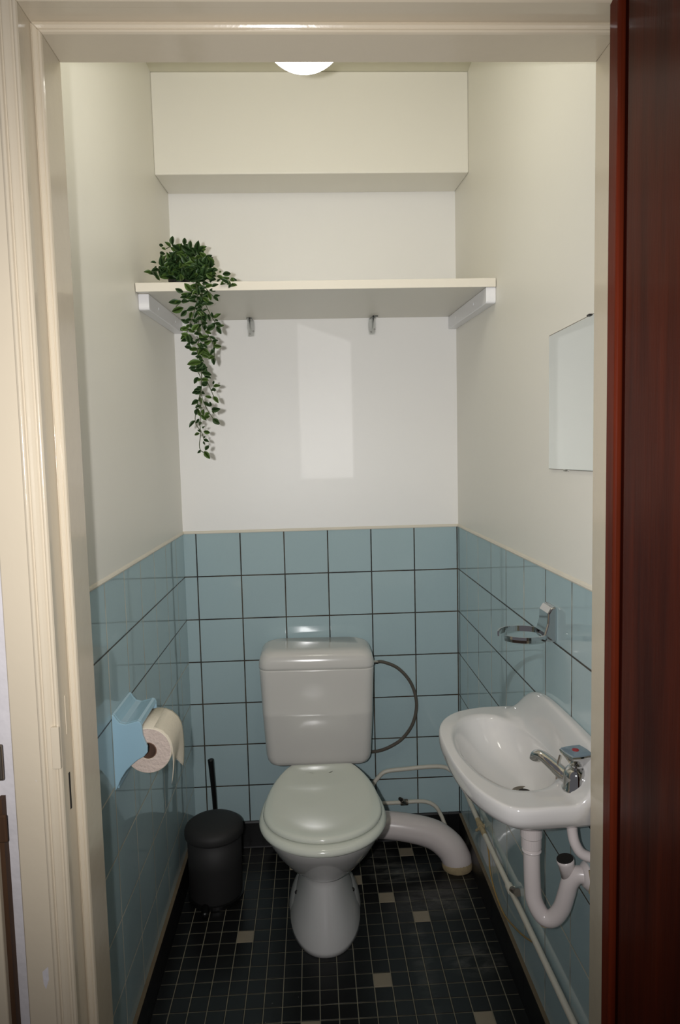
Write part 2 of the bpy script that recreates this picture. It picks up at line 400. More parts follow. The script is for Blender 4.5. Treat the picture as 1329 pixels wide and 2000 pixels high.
# jamb section: (distance into the wall from the opening, y)
jp = [(0.0, YF), (0.0, -1.310), (0.0012, -1.3135), (0.0032, -1.3152), (0.0052, -1.3140), (0.0060, -1.3132), (0.0068, -1.3145), (0.0095, -1.3160), (0.0122, -1.3155), (0.014, -1.3135), (0.0142, YH - 0.004), (0.045, YH - 0.004), (0.045, YF)]
def frame_piece(name, prof, x0, x1, z0, side):
    """side: -1 left, 1 right upright; 0 head. prof u = away from the opening"""
    bm = NB()
    if side == 0:
        r0 = [(XL - u, y, ZH + u) for u, y in prof]; r1 = [(XR + u, y, ZH + u) for u, y in prof]
    elif side < 0:
        r0 = [(XL - u, y, 0.0) for u, y in prof]; r1 = [(XL - u, y, ZH + u) for u, y in prof]
    else:
        r0 = [(XR + u, y, 0.0) for u, y in prof]; r1 = [(XR + u, y, ZH + u) for u, y in prof]
    loft(bm, [r0, r1]); return finish(name, bm, 'frame', fr, bevel=0.0012)
for sd in (-1, 1): frame_piece('jamb', jp, 0, 0, 0, sd)
frame_piece('head_jamb', jp, 0, 0, 0, 0)
# moulded architrave
A0 = 0.0141; yb = YH - 0.0041
ap = [(A0, yb + 0.004), (A0, yb - 0.009), (A0 + 0.0015, yb - 0.012), (A0 + 0.0035, yb - 0.0128), (A0 + 0.0055, yb - 0.012), (A0 + 0.0065, yb - 0.010), (A0 + 0.008, yb - 0.010),
      (A0 + 0.010, yb - 0.0125), (A0 + 0.0135, yb - 0.015), (A0 + 0.0165, yb - 0.0165), (A0 + 0.0185, yb - 0.0165), (A0 + 0.0195, yb - 0.0145), (A0 + 0.021, yb - 0.0145),
      (A0 + 0.0225, yb - 0.018), (A0 + 0.025, yb - 0.0195), (A0 + 0.0275, yb - 0.0185), (A0 + 0.029, yb - 0.0165), (A0 + 0.068, yb - 0.016), (A0 + 0.070, yb - 0.014), (A0 + 0.070, yb + 0.004)]
for sd in (-1, 0, 1): frame_piece('architrave', ap, 0, 0, 0, sd)
# strike plate slots in the left rebate and a latch chip in the moulding
bm = NB(); box(bm, XL - 0.0142, XL - 0.0132, -1.337, -1.331, 0.985, 1.045); finish('strike_slot', bm, 'frame', fr, bevel=0.0004)
bm = NB(); box(bm, XL - 0.0143, XL - 0.0134, -1.338, -1.333, 0.868, 0.925); finish('strike_slot', bm, 'hole', fr, bevel=0.0004)
tag(fr.children[-1], 'dark chipped lock slot')
bm = NB(); box(bm, XL - 0.026, XL - 0.0139, yb - 0.0175, yb - 0.011, 0.945, 1.008); finish('patch_block', bm, 'frame', fr, bevel=0.001)

for pts in ([(.020, 1.0), (.032, .985), (.036, .97), (.026, .978)], [(.012, .70), (.030, .715), (.034, .705), (.022, .69), (.016, .672), (.013, .68)], [(.024, .83), (.036, .815), (.033, .812)]):
    bm = NB(); extrude_poly(bm, [(x + .012, yb - .0158, z - .07) for x, z in pts], (0, -.0006, 0)); finish('paint_scuff', bm, 'plaster', fr)

# ------------------------------------------------------------ mahogany door, opened towards the camera
dr = empty('door_1', (0.905, YH - 0.005, 0.01), kind='structure')
DX = 0.886; DY0, DY1 = YH - 0.006, YH - 0.006 - 0.82; DZ0, DZ1 = 0.012, 2.022
bm = NB(); box(bm, DX + 0.012, DX + 0.040, DY1, DY0, DZ0, DZ1); finish('panel_core', bm, 'mahogd', dr)
bm = NB()
e = 0.030
box(bm, DX, DX + 0.0121, DY0 - e, DY0, DZ0, DZ1); box(bm, DX, DX + 0.0121, DY1, DY1 + e, DZ0, DZ1)
box(bm, DX, DX + 0.0121, DY1 + e, DY0 - e, DZ1 - e * 0.35, DZ1); box(bm, DX, DX + 0.0121, DY1 + e, DY0 - e, DZ0, DZ0 + e)
finish('edge_strip', bm, 'mahogl', dr, bevel=0.004)
bm = NB(); gq = 0.020
box(bm, DX + 0.004, DX + 0.0121, DY1 + e + gq, DY0 - e - gq, DZ0 + e + gq, DZ1 - e * 0.35 - 0.012); finish('face_panel', bm, 'mahog', dr, bevel=0.003)
bm = NB()
for zz in (0.25, 1.05, 1.80): lathe(bm, [(0.006, 0), (0.006, 0.09)], (DX + 0.044, DY0 + 0.001, zz))
finish('hinge', bm, 'chrome_d', dr)

# ------------------------------------------------------------ shelf, battens, clear hooks
sh = empty('wall_shelf', (0.48, -0.25, 1.84), 'long white board shelf with a cream front edge across the back wall', 'shelf')
bm = NB(); extrude_poly(bm, [(0.002, -0.506, 1.8335), (0.002, -0.506, 1.8545), (0.002, -0.001, 1.877), (0.002, -0.001, 1.856)], (W - 0.004, 0, 0)); finish('board', bm, 'shelf', sh)
bm = NB(); box(bm, 0.002, W - 0.002, -0.5085, -0.506, 1.8325, 1.8555); finish('edge_band', bm, 'shelf_e', sh, bevel=0.001)
def batten(x0, x1, yf, lab):
    bm = NB()
    h = 0.042; sl = 0.0443
    z = lambda y: 1.8335 + (y + 0.506) * sl - 0.0005
    pr = [(yf, z(yf)), (yf, z(yf) - h + 0.006), (yf + 0.002, z(yf) - h + 0.002), (yf + 0.006, z(yf) - h), (-0.001, z(-0.001) - h), (-0.001, z(-0.001))]
    extrude_poly(bm, [(x0, y, zz) for y, zz in pr], (x1 - x0, 0, 0))
    o = finish('shelf_batten', bm, 'batten', bevel=0.002); tag(o, lab, 'shelf batten', 'white battens under the shelf')
    ins = x1 if x0 < 0.4 else x0; d = 1 if x0 < 0.4 else -1
    for y in (-0.36, -0.12):
        b2 = NB(); lathe(b2, [(0.004, 0), (0.004, 0.0008), (0.002, 0.0012)], (ins, y, z(y) - 0.02), (d, 0, 0), 16); finish('screw', b2, 'batten', o)
batten(0.0005, 0.029, -0.478, 'white wooden batten on the left wall under the end of the shelf, beside the plant')
batten(W - 0.0275, W - 0.0005, -0.503, 'white wooden batten on the right wall under the end of the shelf')
def hook(x, lab, tilt):
    t = empty('shelf_hook', (x, -0.03, 1.85), lab, 'hook', 'clear plastic hooks under the shelf')
    bm = NB()
    zt = 1.853
    # a clear plate on the wall, a rib and a tab below the board
    pl = [(x - 0.010, -0.001, 1.800), (x + 0.010, -0.001, 1.800), (x + 0.014, -0.001, 1.83), (x + 0.011, -0.001, 1.8545), (x - 0.011, -0.001, 1.8545), (x - 0.014, -0.001, 1.83)]
    extrude_poly(bm, pl, (0, -0.004, 0))
    rb = [(x - 0.002, -0.005, 1.806), (x - 0.002, -0.005, 1.853), (x - 0.002, -0.065, 1.851), (x - 0.002, -0.052, 1.836)]
    extrude_poly(bm, rb, (0.004, 0, 0))
    tb = [(x - 0.011, -0.005, 1.8535), (x + 0.011, -0.005, 1.8535), (x + 0.009 + tilt, -0.070, 1.8505), (x - 0.009 + tilt, -0.070, 1.8505)]
    extrude_poly(bm, tb, (0, 0, -0.004))
    finish('bracket', bm, 'clear', t, bevel=0.0015)
    for (a, b, c, m) in ((x + tilt * 0.8, -0.058, 1.8462, 'screw'), (x - 0.004, -0.0052, 1.808, 'screwl'), (x + 0.008, -0.0052, 1.817, 'screwl')):
        b2 = NB(); lathe(b2, [(0.0032, 0), (0.0032, 0.0012), (0.001, 0.0018)], (a, b, c), (0, 0, -1) if m == 'screw' else (0, -1, 0), 14)
        finish('screw', b2, m, t)
hook(0.258, 'clear plastic shelf hook next to the hanging plant', 0.0)
hook(0.668, 'clear plastic shelf hook above the light patch, nearer the right wall', 0.006)

# ------------------------------------------------------------ hanging globe lamp
LX, LY, LZ, LR = 0.457, -0.98, 2.220, 0.088
lp = empty('ceiling_lamp', (LX, LY, CZ), 'round white glass globe lamp, switched on, cut by the door head', 'lamp')
bm = NB(); lathe(bm, [(0.055, 0), (0.055, -0.012), (0.040, -0.022), (0.008, -0.026), (0.008, LZ + LR - CZ + .03), (0.034, LZ + LR - CZ + .022), (0.036, LZ + LR - CZ - .012)], (LX, LY, CZ), n=40); finish('ceiling_rose', bm, 'batten', lp, smooth=False)
bm = NB(); lathe(bm, [(LR * math.sin(a), LR * math.cos(a)) for a in [math.radians(18 + 162 * k / 30) for k in range(31)]], (LX, LY, LZ), n=56); finish('glass_globe', bm, 'lamp', lp, smooth=True)

# ------------------------------------------------------------ mirror
mr = empty('wall_mirror', (W, -1.08, 1.49), 'frameless rectangular mirror on the right wall above the wash basin', 'mirror')
bm = NB(); box(bm, W - 0.0056, W - 0.001, -1.236, -0.925, 1.355, 1.6305); finish('glass', bm, 'mirror', mr, bevel=0.0008)
bm = NB(); box(bm, W - 0.0046, W - 0.0008, -1.2368, -0.9238, 1.3540, 1.6318); finish('backing', bm, 'chrome_d', mr)
for y, z, mm in ((-1.132, 1.6315, 'screw'), (-1.022, 1.3535, 'clear')):
    b2 = NB(); box(b2, W - 0.009, W - 0.0005, y - 0.0055, y + 0.0055, z - 0.0018, z + 0.0018); finish('mirror_clip', b2, mm, mr, bevel=0.001)
[tag(c, t) for c, t in zip([c for c in mr.children if c.name.startswith('mirror_clip')], ('dark metal clip on the top edge', 'clear clip on the bottom edge'))]

# ------------------------------------------------------------ toilet
TX = 0.4545
tl = empty('toilet', (TX, -0.35, 0), 'white close-coupled toilet with closed lid and tall cistern against the blue tiles', 'toilet')
def oval(cx, yf, yb, hw, z, ywide=None, n=56, pw=2.0, trunc=0.0):
    """egg outline; trunc = half width left at the back"""
    yw = ywide if ywide is not None else (yf + yb) / 2
    out = []
    for k in range(n):
        a = 2 * math.pi * k / n
        c, s_ = math.cos(a), math.sin(a)
        if s_ < 0:
            x = hw * abs(c) ** (2 / pw) * (1 if c > 0 else -1); y = yw + (yw - yf) * -(abs(s_) ** (2 / pw))
        else:
            if trunc > 0:
                sb = (yb - yw) / math.sqrt(max(1e-6, 1 - (trunc / hw) ** 2))
                al = math.asin(min(1, (yb - yw) / sb))
                # first part follows the ellipse, the rest a straight back edge
                t = s_
                ang = a if a <= math.pi / 2 else math.pi - a
                sg = 1 if a <= math.pi / 2 else -1
                q = ang / (math.pi / 2)
                if q < 0.72: aa = al * q / 0.72; x = hw * math.cos(aa) * sg; y = yw + sb * math.sin(aa)
                else: x = trunc * (1 - (q - 0.72) / 0.28) * sg; y = yb
            else:
                x = hw * abs(c) ** (2 / pw) * (1 if c > 0 else -1); y = yw + (yb - yw) * abs(s_) ** (2 / pw)
        out.append((cx + x, y, z))
    return out
bm = NB()
secs = [(0.000, .108, -.566, -.16, -.36), (0.012, .107, -.563, -.16, -.36), (0.04, .098, -.546, -.165, -.35), (0.075, .086, -.522, -.17, -.34), (0.115, .073, -.497, -.18, -.33), (0.145, .066, -.480, -.18, -.33),
        (0.158, .064, -.474, -.18, -.33), (0.166, .066, -.478, -.18, -.33), (0.178, .078, -.500, -.17, -.34), (0.205, .101, -.540, -.15, -.36), (0.245, .126, -.588, -.12, -.39), (0.29, .146, -.632, -.09, -.43),
        (0.335, .160, -.668, -.07, -.47), (0.368, .166, -.692, -.055, -.50), (0.382, .1655, -.697, -.05, -.51), (0.3885, .161, -.692, -.052, -.51)]
rings = [oval(TX, yf, yb, hw, z, yw, pw=2.15) for z, hw, yf, yb, yw in secs]
# keep the back of the bowl narrower than the rim
for r_, (z, hw, yf, yb, yw) in zip(rings, secs):
    for i, (x, y, zz) in enumerate(r_):
        if y > yw: r_[i] = (TX + (x - TX) * (1 - 0.28 * min(1, (y - yw) / 0.3)), y, min(zz, .385 - .03 * min(1, max(0, (y + .30) / .06)) + (zz - .3885) * .1) if zz > .33 and y > -.30 else zz)
loft(bm, rings); finish('bowl', bm, 'ceramic', tl, smooth=True)
# bolt-down ears at the sides of the foot
for sd in (-1, 1):
    bm = NB(); rr = []
    for z, a, b, off in ((0.0, .040, .110, .0715), (0.010, .040, .109, .0715), (0.04, .038, .100, .066), (0.07, .032, .085, .058), (0.095, .024, .060, .048), (0.112, .012, .03, .040)):
        rr.append([(TX + sd * (off + a * math.cos(t)), -0.325 + b * math.sin(t), z) for t in [2 * math.pi * k / 28 for k in range(28)]])
    loft(bm, rr); e_ = finish('bolt_ear', bm, 'ceramic', tl, smooth=True)
    b2 = NB(); lathe(b2, [(0.006, 0), (0.006, 0.006), (0.003, 0.009)], (TX + sd * 0.083, -0.375, 0.068), (sd * 0.7, -0.4, 0.6), 14); finish('screw_cap', b2, 'screw', e_)
# seat ring and lid
bm = NB()
o1 = lambda d, z: oval(TX, -.727 + d, -.30 - d * 0.5, .1755 - d, z, -.545, trunc=.10 - d * 0.5)
loft(bm, [o1(0.016, 0.3875), o1(0.006, 0.3885), o1(0.001, 0.3925), o1(0.0, 0.398), o1(0.002, 0.404), o1(0.007, 0.4085), o1(0.014, 0.4105)])
finish('seat', bm, 'seat', tl, smooth=True)
bm = NB()
o2 = lambda d, z: oval(TX, -.703 + d, -.278 - d * 0.4, .164 - d * (1 if d < .1 else 1), z, -.545, trunc=.096 - d * 0.4)
lidr = [o2(0.010, 0.4115), o2(0.002, 0.4125), o2(0.0, 0.4175), o2(0.0015, 0.4225), o2(0.006, 0.4258), o2(0.012, 0.4272), o2(0.03, 0.4275), o2(0.06, 0.4262), o2(0.09, 0.4245), o2(0.12, .424), o2(0.145, .424)]
loft(bm, lidr); finish('lid', bm, 'seat', tl, smooth=True)
for sd in (-1, 1):
    bm = NB(); lathe(bm, [(0.004, -0.016), (0.0085, -0.014), (0.0085, 0.014), (0.004, 0.016)], (TX + sd * 0.078, -0.277, 0.409), (1, 0, 0), 18); finish('hinge', bm, 'seat', tl, smooth=True)
# cistern
CX = 0.4485
def rrect(cx, y0, y1, hw, r, z, n=7, tilt=0.0):
    out = []
    for (px, py, a0) in ((cx + hw - r, y1 - r, 0), (cx - hw + r, y1 - r, 90), (cx - hw + r, y0 + r, 180), (cx + hw - r, y0 + r, 270)):
        for k in range(n + 1):
            a = math.radians(a0 + 90 * k / n); x = px + r * math.cos(a)
            out.append((x, py + r * math.sin(a), z - (x - cx) * tilt))
    return out
TB = 0.012
bm = NB()
cs = [(.3665, .135, -.155, .02), (.3680, .152, -.163, .026), (.373, .164, -.168, .03), (.384, .1715, -.171, .032), (.402, .1755, -.172, .032), (.45, .178, -.174, .032), (.50, .1805, -.1815, .032), (.535, .182, -.1850, .032), (.544, .1825, -.1868, .032), (.551, .1827, -.1872, .032), (.557, .1828, -.1868, .032), (.566, .1832, -.1856, .032),
      (.62, .1855, -.1862, .032), (.66, .187, -.187, .032), (.695, .1885, -.1882, .032), (.700, .1882, -.1878, .032)]
loft(bm, [rrect(CX, y, -0.012, hw, r, z, tilt=TB) for z, hw, y, r in cs]); ci = finish('cistern_tank', bm, 'cist', tl, smooth=True)
bm = NB()
ls = [(.6995, .187, -.1865, .032), (.7020, .1885, -.1882, .034), (.7035, .1898, -.1896, .035), (.710, .1902, -.190, .035), (.726, .1885, -.1885, .036), (.740, .1845, -.1845, .038), (.750, .178, -.178, .04), (.7565, .169, -.168, .04), (.7595, .158, -.156, .04), (.7605, .145, -.143, .038)]
loft(bm, [rrect(CX, y, -0.008 - max(0, (z - .735)) * 0.25, hw, r, z, tilt=TB) for z, hw, y, r in ls]); lid_c = finish('cistern_lid', bm, 'cist', tl, smooth=True)
bm = NB(); tube(bm, [(CX + .150, -.05, .757), (CX + .152, -.075, .7572), (CX + .150, -.1, .7572), (CX + .151, -.12, .7568)], 0.0010, 6); finish('grout_reflection', bm, 'rust', lid_c); tag(lid_c.children[0], 'thin brown line imitating a reflected grout joint')  # thin brown line modelled in place of the grout joint mirrored in the lid
# flush connection at the rear between tank and bowl
bm = NB(); lathe(bm, [(0.03, 0), (0.03, 0.05)], (CX, -.075, .34), n=24); finish('flush_elbow', bm, 'pvc', tl, smooth=True)

# ------------------------------------------------------------ waste pipe
wp = empty('waste_pipe', (0.8, -.15, 0.05), 'thick white curved plastic waste pipe from toilet bowl down to the right corner', 'pipe')
bm = NB(); tube(bm, [(0.575, -.125, .132), (0.66, -.13, .131), (0.75, -.14, .121), (0.83, -.15, .100), (0.880, -.165, .066), (0.902, -.178, .030), (.905, -.180, .012)], 0.047, 28, rads=[.044, .045, .046, .048, .050, .050, .050]); finish('elbow', bm, 'pvc', wp, smooth=True)
bm = NB(); tube(bm, [(0.628, -.126, .1345), (0.640, -.1265, .1345)], 0.052, 28, False); finish('collar', bm, 'pvc', wp, smooth=True)
bm = NB(); tube(bm, [(0.9035, -.179, .022), (0.9045, -.180, .012), (0.905, -.180, .001)], 0.051, 28, seg=4, rads=[.0505, .0525, .051]); finish('stained_socket', bm, 'rust', wp, smooth=True)
tag(wp.children[-1], 'yellowed cement joint at the floor')

# ------------------------------------------------------------ braided hose on the cistern
hs = empty('water_hose', (.70, -.03, .5), 'braided steel hose looping from cistern side in front of the blue tiles', 'hose')
bm = NB(); tube(bm, [(.648, -.05, .674), (.68, -.037, .671), (.735, -.026, .642), (.780, -.022, .585), (.798, -.022, .512), (.784, -.022, .440), (.746, -.022, .386), (.70, -.022, .357), (.66, -.018, .342), (.62, -.009, .335)], 0.0058, 12); finish('braid', bm, 'steel', hs, smooth=True)
bm = NB(); lathe(bm, [(0.0085, 0), (0.0085, 0.012), (0.0065, 0.014), (0.0065, 0.024)], (.637, -.05, .675), (1, 0.05, -0.03), 6); finish('nut', bm, 'chrome', hs)

# ------------------------------------------------------------ painted water pipes
p1 = empty('water_pipe', (.93, -.5, .25), 'cream painted copper pipe running along the right wall and round the corner behind the toilet', 'pipe')
bm = NB(); tube(bm, [(.60, -.03, .19), (.632, -.022, .215), (.655, -.018, .242), (.685, -.016, .264), (.75, -.016, .270), (.84, -.016, .275), (.895, -.018, .272), (.925, -.03, .257), (.9385, -.07, .250), (.943, -.14, .243), (.944, -.30, .236), (.944, -.55, .238), (.944, -.80, .245), (.944, -1.10, .250), (.944, -1.236, .252)], 0.0075, 12, seg=6); finish('tube', bm, 'paintpipe', p1, smooth=True)
for y, zz, m, nm in ((-.345, .236, 'rust', 'rusty clip'), (-.66, .242, 'paintpipe', None)):
    b2 = NB(); tube(b2, [(.944, y - .012, zz), (.944, y + .012, zz)], .0105, 14, False); tube(b2, [(.944, y, zz), (W, y, zz)], .005, 10, False)
    if m == 'rust': tube(b2, [(.935, y - .01, zz - .004), (.93, y - .004, zz - .012), (.938, y + .006, zz - .014)], .004, 8)
    o = finish('pipe_clip', b2, m, p1); 
    if nm: tag(o, nm)
b2 = NB(); tube(b2, [(.946, -.672, .246), (.9485, -.705, .262)], .0085, 14, False); tube(b2, [(.9482, -.702, .260), (.949, -.712, .265)], .0105, 6, False); finish('brass_stub', b2, 'chrome_d', p1)
b2 = NB(); tube(b2, [(.9435, -.31, .2362), (.9437, -.40, .2362)], .0079, 12, False); finish('rust_patch', b2, 'rust', p1)
tag(b2 and p1.children[-1], 'rusty patch on the paint')
p2 = empty('water_pipe', (.80, -.02, .14), 'thin painted pipe with a small valve low on the back wall above the waste pipe', 'pipe')
bm = NB(); tube(bm, [(.61, -.03, .150), (.66, -.022, .149), (.74, -.018, .148), (.80, -.018, .149), (.835, -.019, .144), (.862, -.022, .128), (.880, -.026, .098), (.893, -.035, .065), (.905, -.05, .048), (.925, -.075, .040), (.945, -.12, .036)], 0.0070, 12, seg=6); finish('tube', bm, 'paintpipe', p2, smooth=True)
bm = NB(); tube(bm, [(.735, -.018, .148), (.762, -.018, .148)], .011, 14, False); tube(bm, [(.752, -.02, .146), (.742, -.04, .163), (.735, -.052, .175)], .0075, 12, False); finish('valve_body', bm, 'chrome_d', p2, bevel=.001)
bm = NB(); tube(bm, [(.735, -.052, .175), (.728, -.062, .185)], .006, 10, False); finish('valve_stem', bm, 'hole', p2)
cb = NB(); tube(cb, [(.944, -.36, .237), (.945, -.40, .232), (.945, -.438, .205), (.945, -.455, .156), (.945, -.509, .128), (.945, -.598, .126), (.945, -.693, .158), (.945, -.778, .195), (.945, -.855, .236)], .0022, 8); 
tag(finish('cable', cb, 'cable', smooth=True), 'thin yellowed cable drooping below the painted pipe on the right wall', 'cable')

# ------------------------------------------------------------ wash basin
bs = empty('wash_basin', (.84, -1.0, .70), 'small white ceramic wash basin with raised back hung on the right wall', 'wash basin')
BC = Vector((.848, -1.005))
def closed_cr(pts, seg=14):
    n = len(pts); out = []
    for i in range(n):
        p0, p1, p2, p3 = [Vector(pts[(i + k) % n]) for k in (-1, 0, 1, 2)]
        for k in range(seg):
            t = k / seg
            out.append(0.5 * ((2 * p1) + (-p0 + p2) * t + (2 * p0 - 5 * p1 + 4 * p2 - p3) * t * t + (-p0 + 3 * p1 - 3 * p2 + p3) * t ** 3))
    return out
def radial(pts, N):
    P = closed_cr(pts); out = []
    for k in range(N):
        a = 2 * math.pi * k / N; d = Vector((math.cos(a), math.sin(a))); best = None
        for i in range(len(P)):
            p, q = P[i] - BC, P[(i + 1) % len(P)] - BC; e_ = q - p
            den = d.x * e_.y - d.y * e_.x
            if abs(den) < 1e-12: continue
            t = (p.x * e_.y - p.y * e_.x) / den; u_ = (p.x * d.y - p.y * d.x) / den
            if t > 0 and -1e-6 <= u_ <= 1 + 1e-6: best = t if best is None else max(best, t)
        out.append(best)
    return out
NR = 144
outer = radial([(.711, -.98), (.715, -1.07), (.730, -1.15), (.757, -1.213), (.79, -1.243), (.86, -1.243), (.925, -1.240), (.9555, -1.222), (.9568, -1.12), (.9568, -1.0), (.9568, -.88), (.9555, -.79), (.935, -.768), (.88, -.765), (.825, -.772), (.772, -.795), (.734, -.84), (.715, -.90)], NR)
inner = radial([(.738, -.99), (.745, -1.06), (.762, -1.12), (.795, -1.165), (.845, -1.172), (.885, -1.145), (.908, -1.10), (.917, -1.03), (.912, -.96), (.893, -.885), (.86, -.835), (.82, -.825), (.778, -.85), (.748, -.91)], NR)
def sstep(a, b, v):
    t = min(1, max(0, (v - a) / (b - a))); return t * t * (3 - 2 * t)
ZR = .782
def deck(x, y):
    arch = .082 * (1 - math.exp(-max(0, -y - .765) / .062)) * sstep(.764, .80, -y)
    b = arch * (0.25 * sstep(.885, .920, x) + 0.75 * sstep(.908, .944, x))
    return ZR + b
rings = []
DRX, DRY, DRZ = .866, -1.03, .699
def ringpt(k, r):
    a = 2 * math.pi * k / NR; return BC.x + math.cos(a) * r, BC.y + math.sin(a) * r
bowlsec = [(0.10, 0), (0.22, .002), (0.38, .006), (0.54, .014), (0.68, .026), (0.80, .043), (0.89, .058), (0.95, .070), (0.985, .0775)]
for f, dz in bowlsec:
    rg = []
    for k in range(NR):
        x, y = ringpt(k, inner[k] * f); t = (1 - f) ** 1.0
        rg.append((x + (DRX - BC.x) * t, y + (DRY - BC.y) * t, DRZ + dz * (ZR - DRZ - .0) / .083))
    rings.append(rg)
for k_, (f, dz) in enumerate([(1.02, -.0015), (1.05, 0.0)]):
    rings.append([(ringpt(k, min(inner[k] * f, outer[k] * .93))[0], ringpt(k, min(inner[k] * f, outer[k] * .93))[1], ZR + dz) for k in range(NR)])
for s_ in (.12, .24, .36, .48, .6, .7, .8, .88, .95):
    rg = []
    for k in range(NR):
        r0 = min(inner[k] * 1.05, outer[k] * .93); r1 = outer[k] * .985
        x, y = ringpt(k, r0 + (r1 - r0) * s_); rg.append((x, y, deck(x, y)))
    rings.append(rg)
for f, dz in [(.985, -.001), (.995, -.004), (1.0, -.010), (1.0, -.022), (.99, -.0295), (.97, -.037), (.93, -.046), (.85, -.058), (.74, -.070), (.58, -.082), (.40, -.092), (.2, -.096)]:
    rg = []
    for k in range(NR):
        x, y = ringpt(k, outer[k] * f)
        zt = deck(*ringpt(k, outer[k] * .985)) if dz > -.03 else ZR
        if f < .97: x = min(.9565, x + (1 - f) * .10)
        rg.append((min(x, .9568), y, (zt + dz) if dz > -.03 else ZR + dz))
    rings.append(rg)
bm = NB(); loft(bm, rings); finish('bowl', bm, 'ceramic', bs, smooth=True)
bm = NB(); lathe(bm, [(.004, .0), (.02, .0012), (.024, .0028), (.026, .0022), (.027, 0)], (DRX, DRY, DRZ - .0008), n=30); dn = finish('drain', bm, 'chrome_d', bs, smooth=True)
bm = NB(); lathe(bm, [(.012, 0), (.0125, .0015), (.001, .0022)], (DRX, DRY, DRZ + .0012), n=24); finish('drain_grate', bm, 'hole', dn)

# ------------------------------------------------------------ tap
FXc, FYc, FZ = .912, -1.183, .7825
tp = empty('faucet', (FXc, FYc, FZ), 'chrome pillar tap with a bent spout and angular knob on the basin', 'tap')
bm = NB(); lathe(bm, [(.0255, 0), (.026, .003), (.0235, .006), (.0230, .026), (.0215, .034), (.017, .040), (.013, .042)], (FXc, FYc, FZ), n=32); finish('body', bm, 'chrome', tp, smooth=True)
bm = NB()
d = Vector((-.049, .066, 0)).normalized()
P = lambda s_, z: (FXc + d.x * s_, FYc + d.y * s_, FZ + z)
tube(bm, [P(.010, .014), P(.028, .019), P(.048, .028), (P(.068, .036)), P(.080, .038), P(.088, .033), P(.090, .026)], .009, 20, rads=[.0135, .0125, .0105, .0092, .0088, .0086, .0084]); finish('spout', bm, 'chrome', tp, smooth=True)
bm = NB(); tube(bm, [P(.034, .052), P(.040, .030), P(.041, .004)], .0016, 8, False); finish('chain_pin', bm, 'chrome_d', tp)
bm = NB()
def sq(h, z, r=.25, rot=.22):
    o = []
    for k in range(24):
        a = 2 * math.pi * k / 24; c, s_ = math.cos(a), math.sin(a); q = 1 / max(abs(c), abs(s_)) ; q = 1 + (q - 1) * (1 - r)
        x, y = c * q * h, s_ * q * h
        o.append((FXc + x * math.cos(rot) - y * math.sin(rot), FYc + x * math.sin(rot) + y * math.cos(rot), FZ + z))
    return o
loft(bm, [sq(.011, .041, 1), sq(.0115, .047, 1), sq(.013, .049, .8), sq(.0225, .064, .3), sq(.0235, .068, .3), sq(.0225, .0705, .3)]); finish('knob', bm, 'chrome', tp, bevel=.0005)
bm = NB(); loft(bm, [sq(.0222, .0703, .3), sq(.021, .0722, .3), sq(.010, .0735, .5)]); kn = finish('knob_cap', bm, 'knob', tp)
bm = NB(); lathe(bm, [(.0062, 0), (.006, .001)], (FXc - .002, FYc, FZ + .0734), n=20); finish('red_dot', bm, 'red', kn)

# ------------------------------------------------------------ trap below the basin
tr = empty('drain_trap', (.868, -1.08, .55), 'white plastic U-shaped drain trap hanging below the wash basin', 'drain trap')
bm = NB(); tube(bm, [(.867, -1.066, .690), (.867, -1.068, .655), (.867, -1.070, .60), (.868, -1.073, .53), (.871, -1.078, .498), (.884, -1.088, .474), (.900, -1.098, .476), (.914, -1.106, .500), (.922, -1.112, .535), (.927, -1.116, .560), (.938, -1.121, .578), (W - .002, -1.128, .582)], .0165, 22, seg=6); finish('u_bend', bm, 'pvc', tr, smooth=True)
bm = NB(); lathe(bm, [(.0175, 0), (.020, .002), (.020, .022), (.0215, .024), (.0215, .048), (.018, .052)], (.867, -1.0685, .607), n=28); finish('collar', bm, 'pvc', tr, smooth=False)
bm = NB(); lathe(bm, [(.0185, 0), (.0195, .002), (.0175, .004)], (.867, -1.0705, .600), n=28); finish('ring_nut', bm, 'pvc', tr, smooth=True)
bm = NB(); lathe(bm, [(.0145, 0), (.0155, .03), (.0165, .033), (.0165, .040)], (.927, -1.113, .568), (-.22, .0, 1), 24); stb = finish('open_stub', bm, 'pvc', tr, smooth=True)
bm = NB(); lathe(bm, [(.0163, .0398), (.0155, .0415), (.011, .0408), (.002, .0406)], (.927, -1.113, .568), (-.22, .0, 1), 24); finish('rusty_rim', bm, 'hole', stb); tag(stb.children[0], 'black rusted open end')
bm = NB(); lathe(bm, [(.027, 0), (.026, .004), (.020, .009), (.018, .011)], (W - .0012, -1.128, .580), (-1, 0, 0), 28); fg = finish('wall_flange', bm, 'pvc', tr, smooth=True)
bm = NB(); lathe(bm, [(.003, 0), (.009, .002), (.009, .006)], (.887, -1.09, .4545), (0, 0, 1), 16); finish('drain_plug', bm, 'rust', tr); tag(tr.children[-1], 'brown stained plug at the lowest point')
bm = NB(); tube(bm, [(W - .0035, -1.150, .605), (W - .003, -1.156, .585), (W - .003, -1.150, .56)], .0045, 8); finish('rust_smear', bm, 'rust', fg); tag(fg.children[0], 'rust stain')
fp = NB(); tube(fp, [(.905, -1.183, .722), (.905, -1.183, .704), (.909, -1.187, .682), (.922, -1.192, .664), (W - .003, -1.2, .656)], .0095, 16, seg=6)
tag(finish('supply_pipe', fp, 'pvc', smooth=True), 'short white bent supply pipe under the basin beside the door frame', 'pipe')

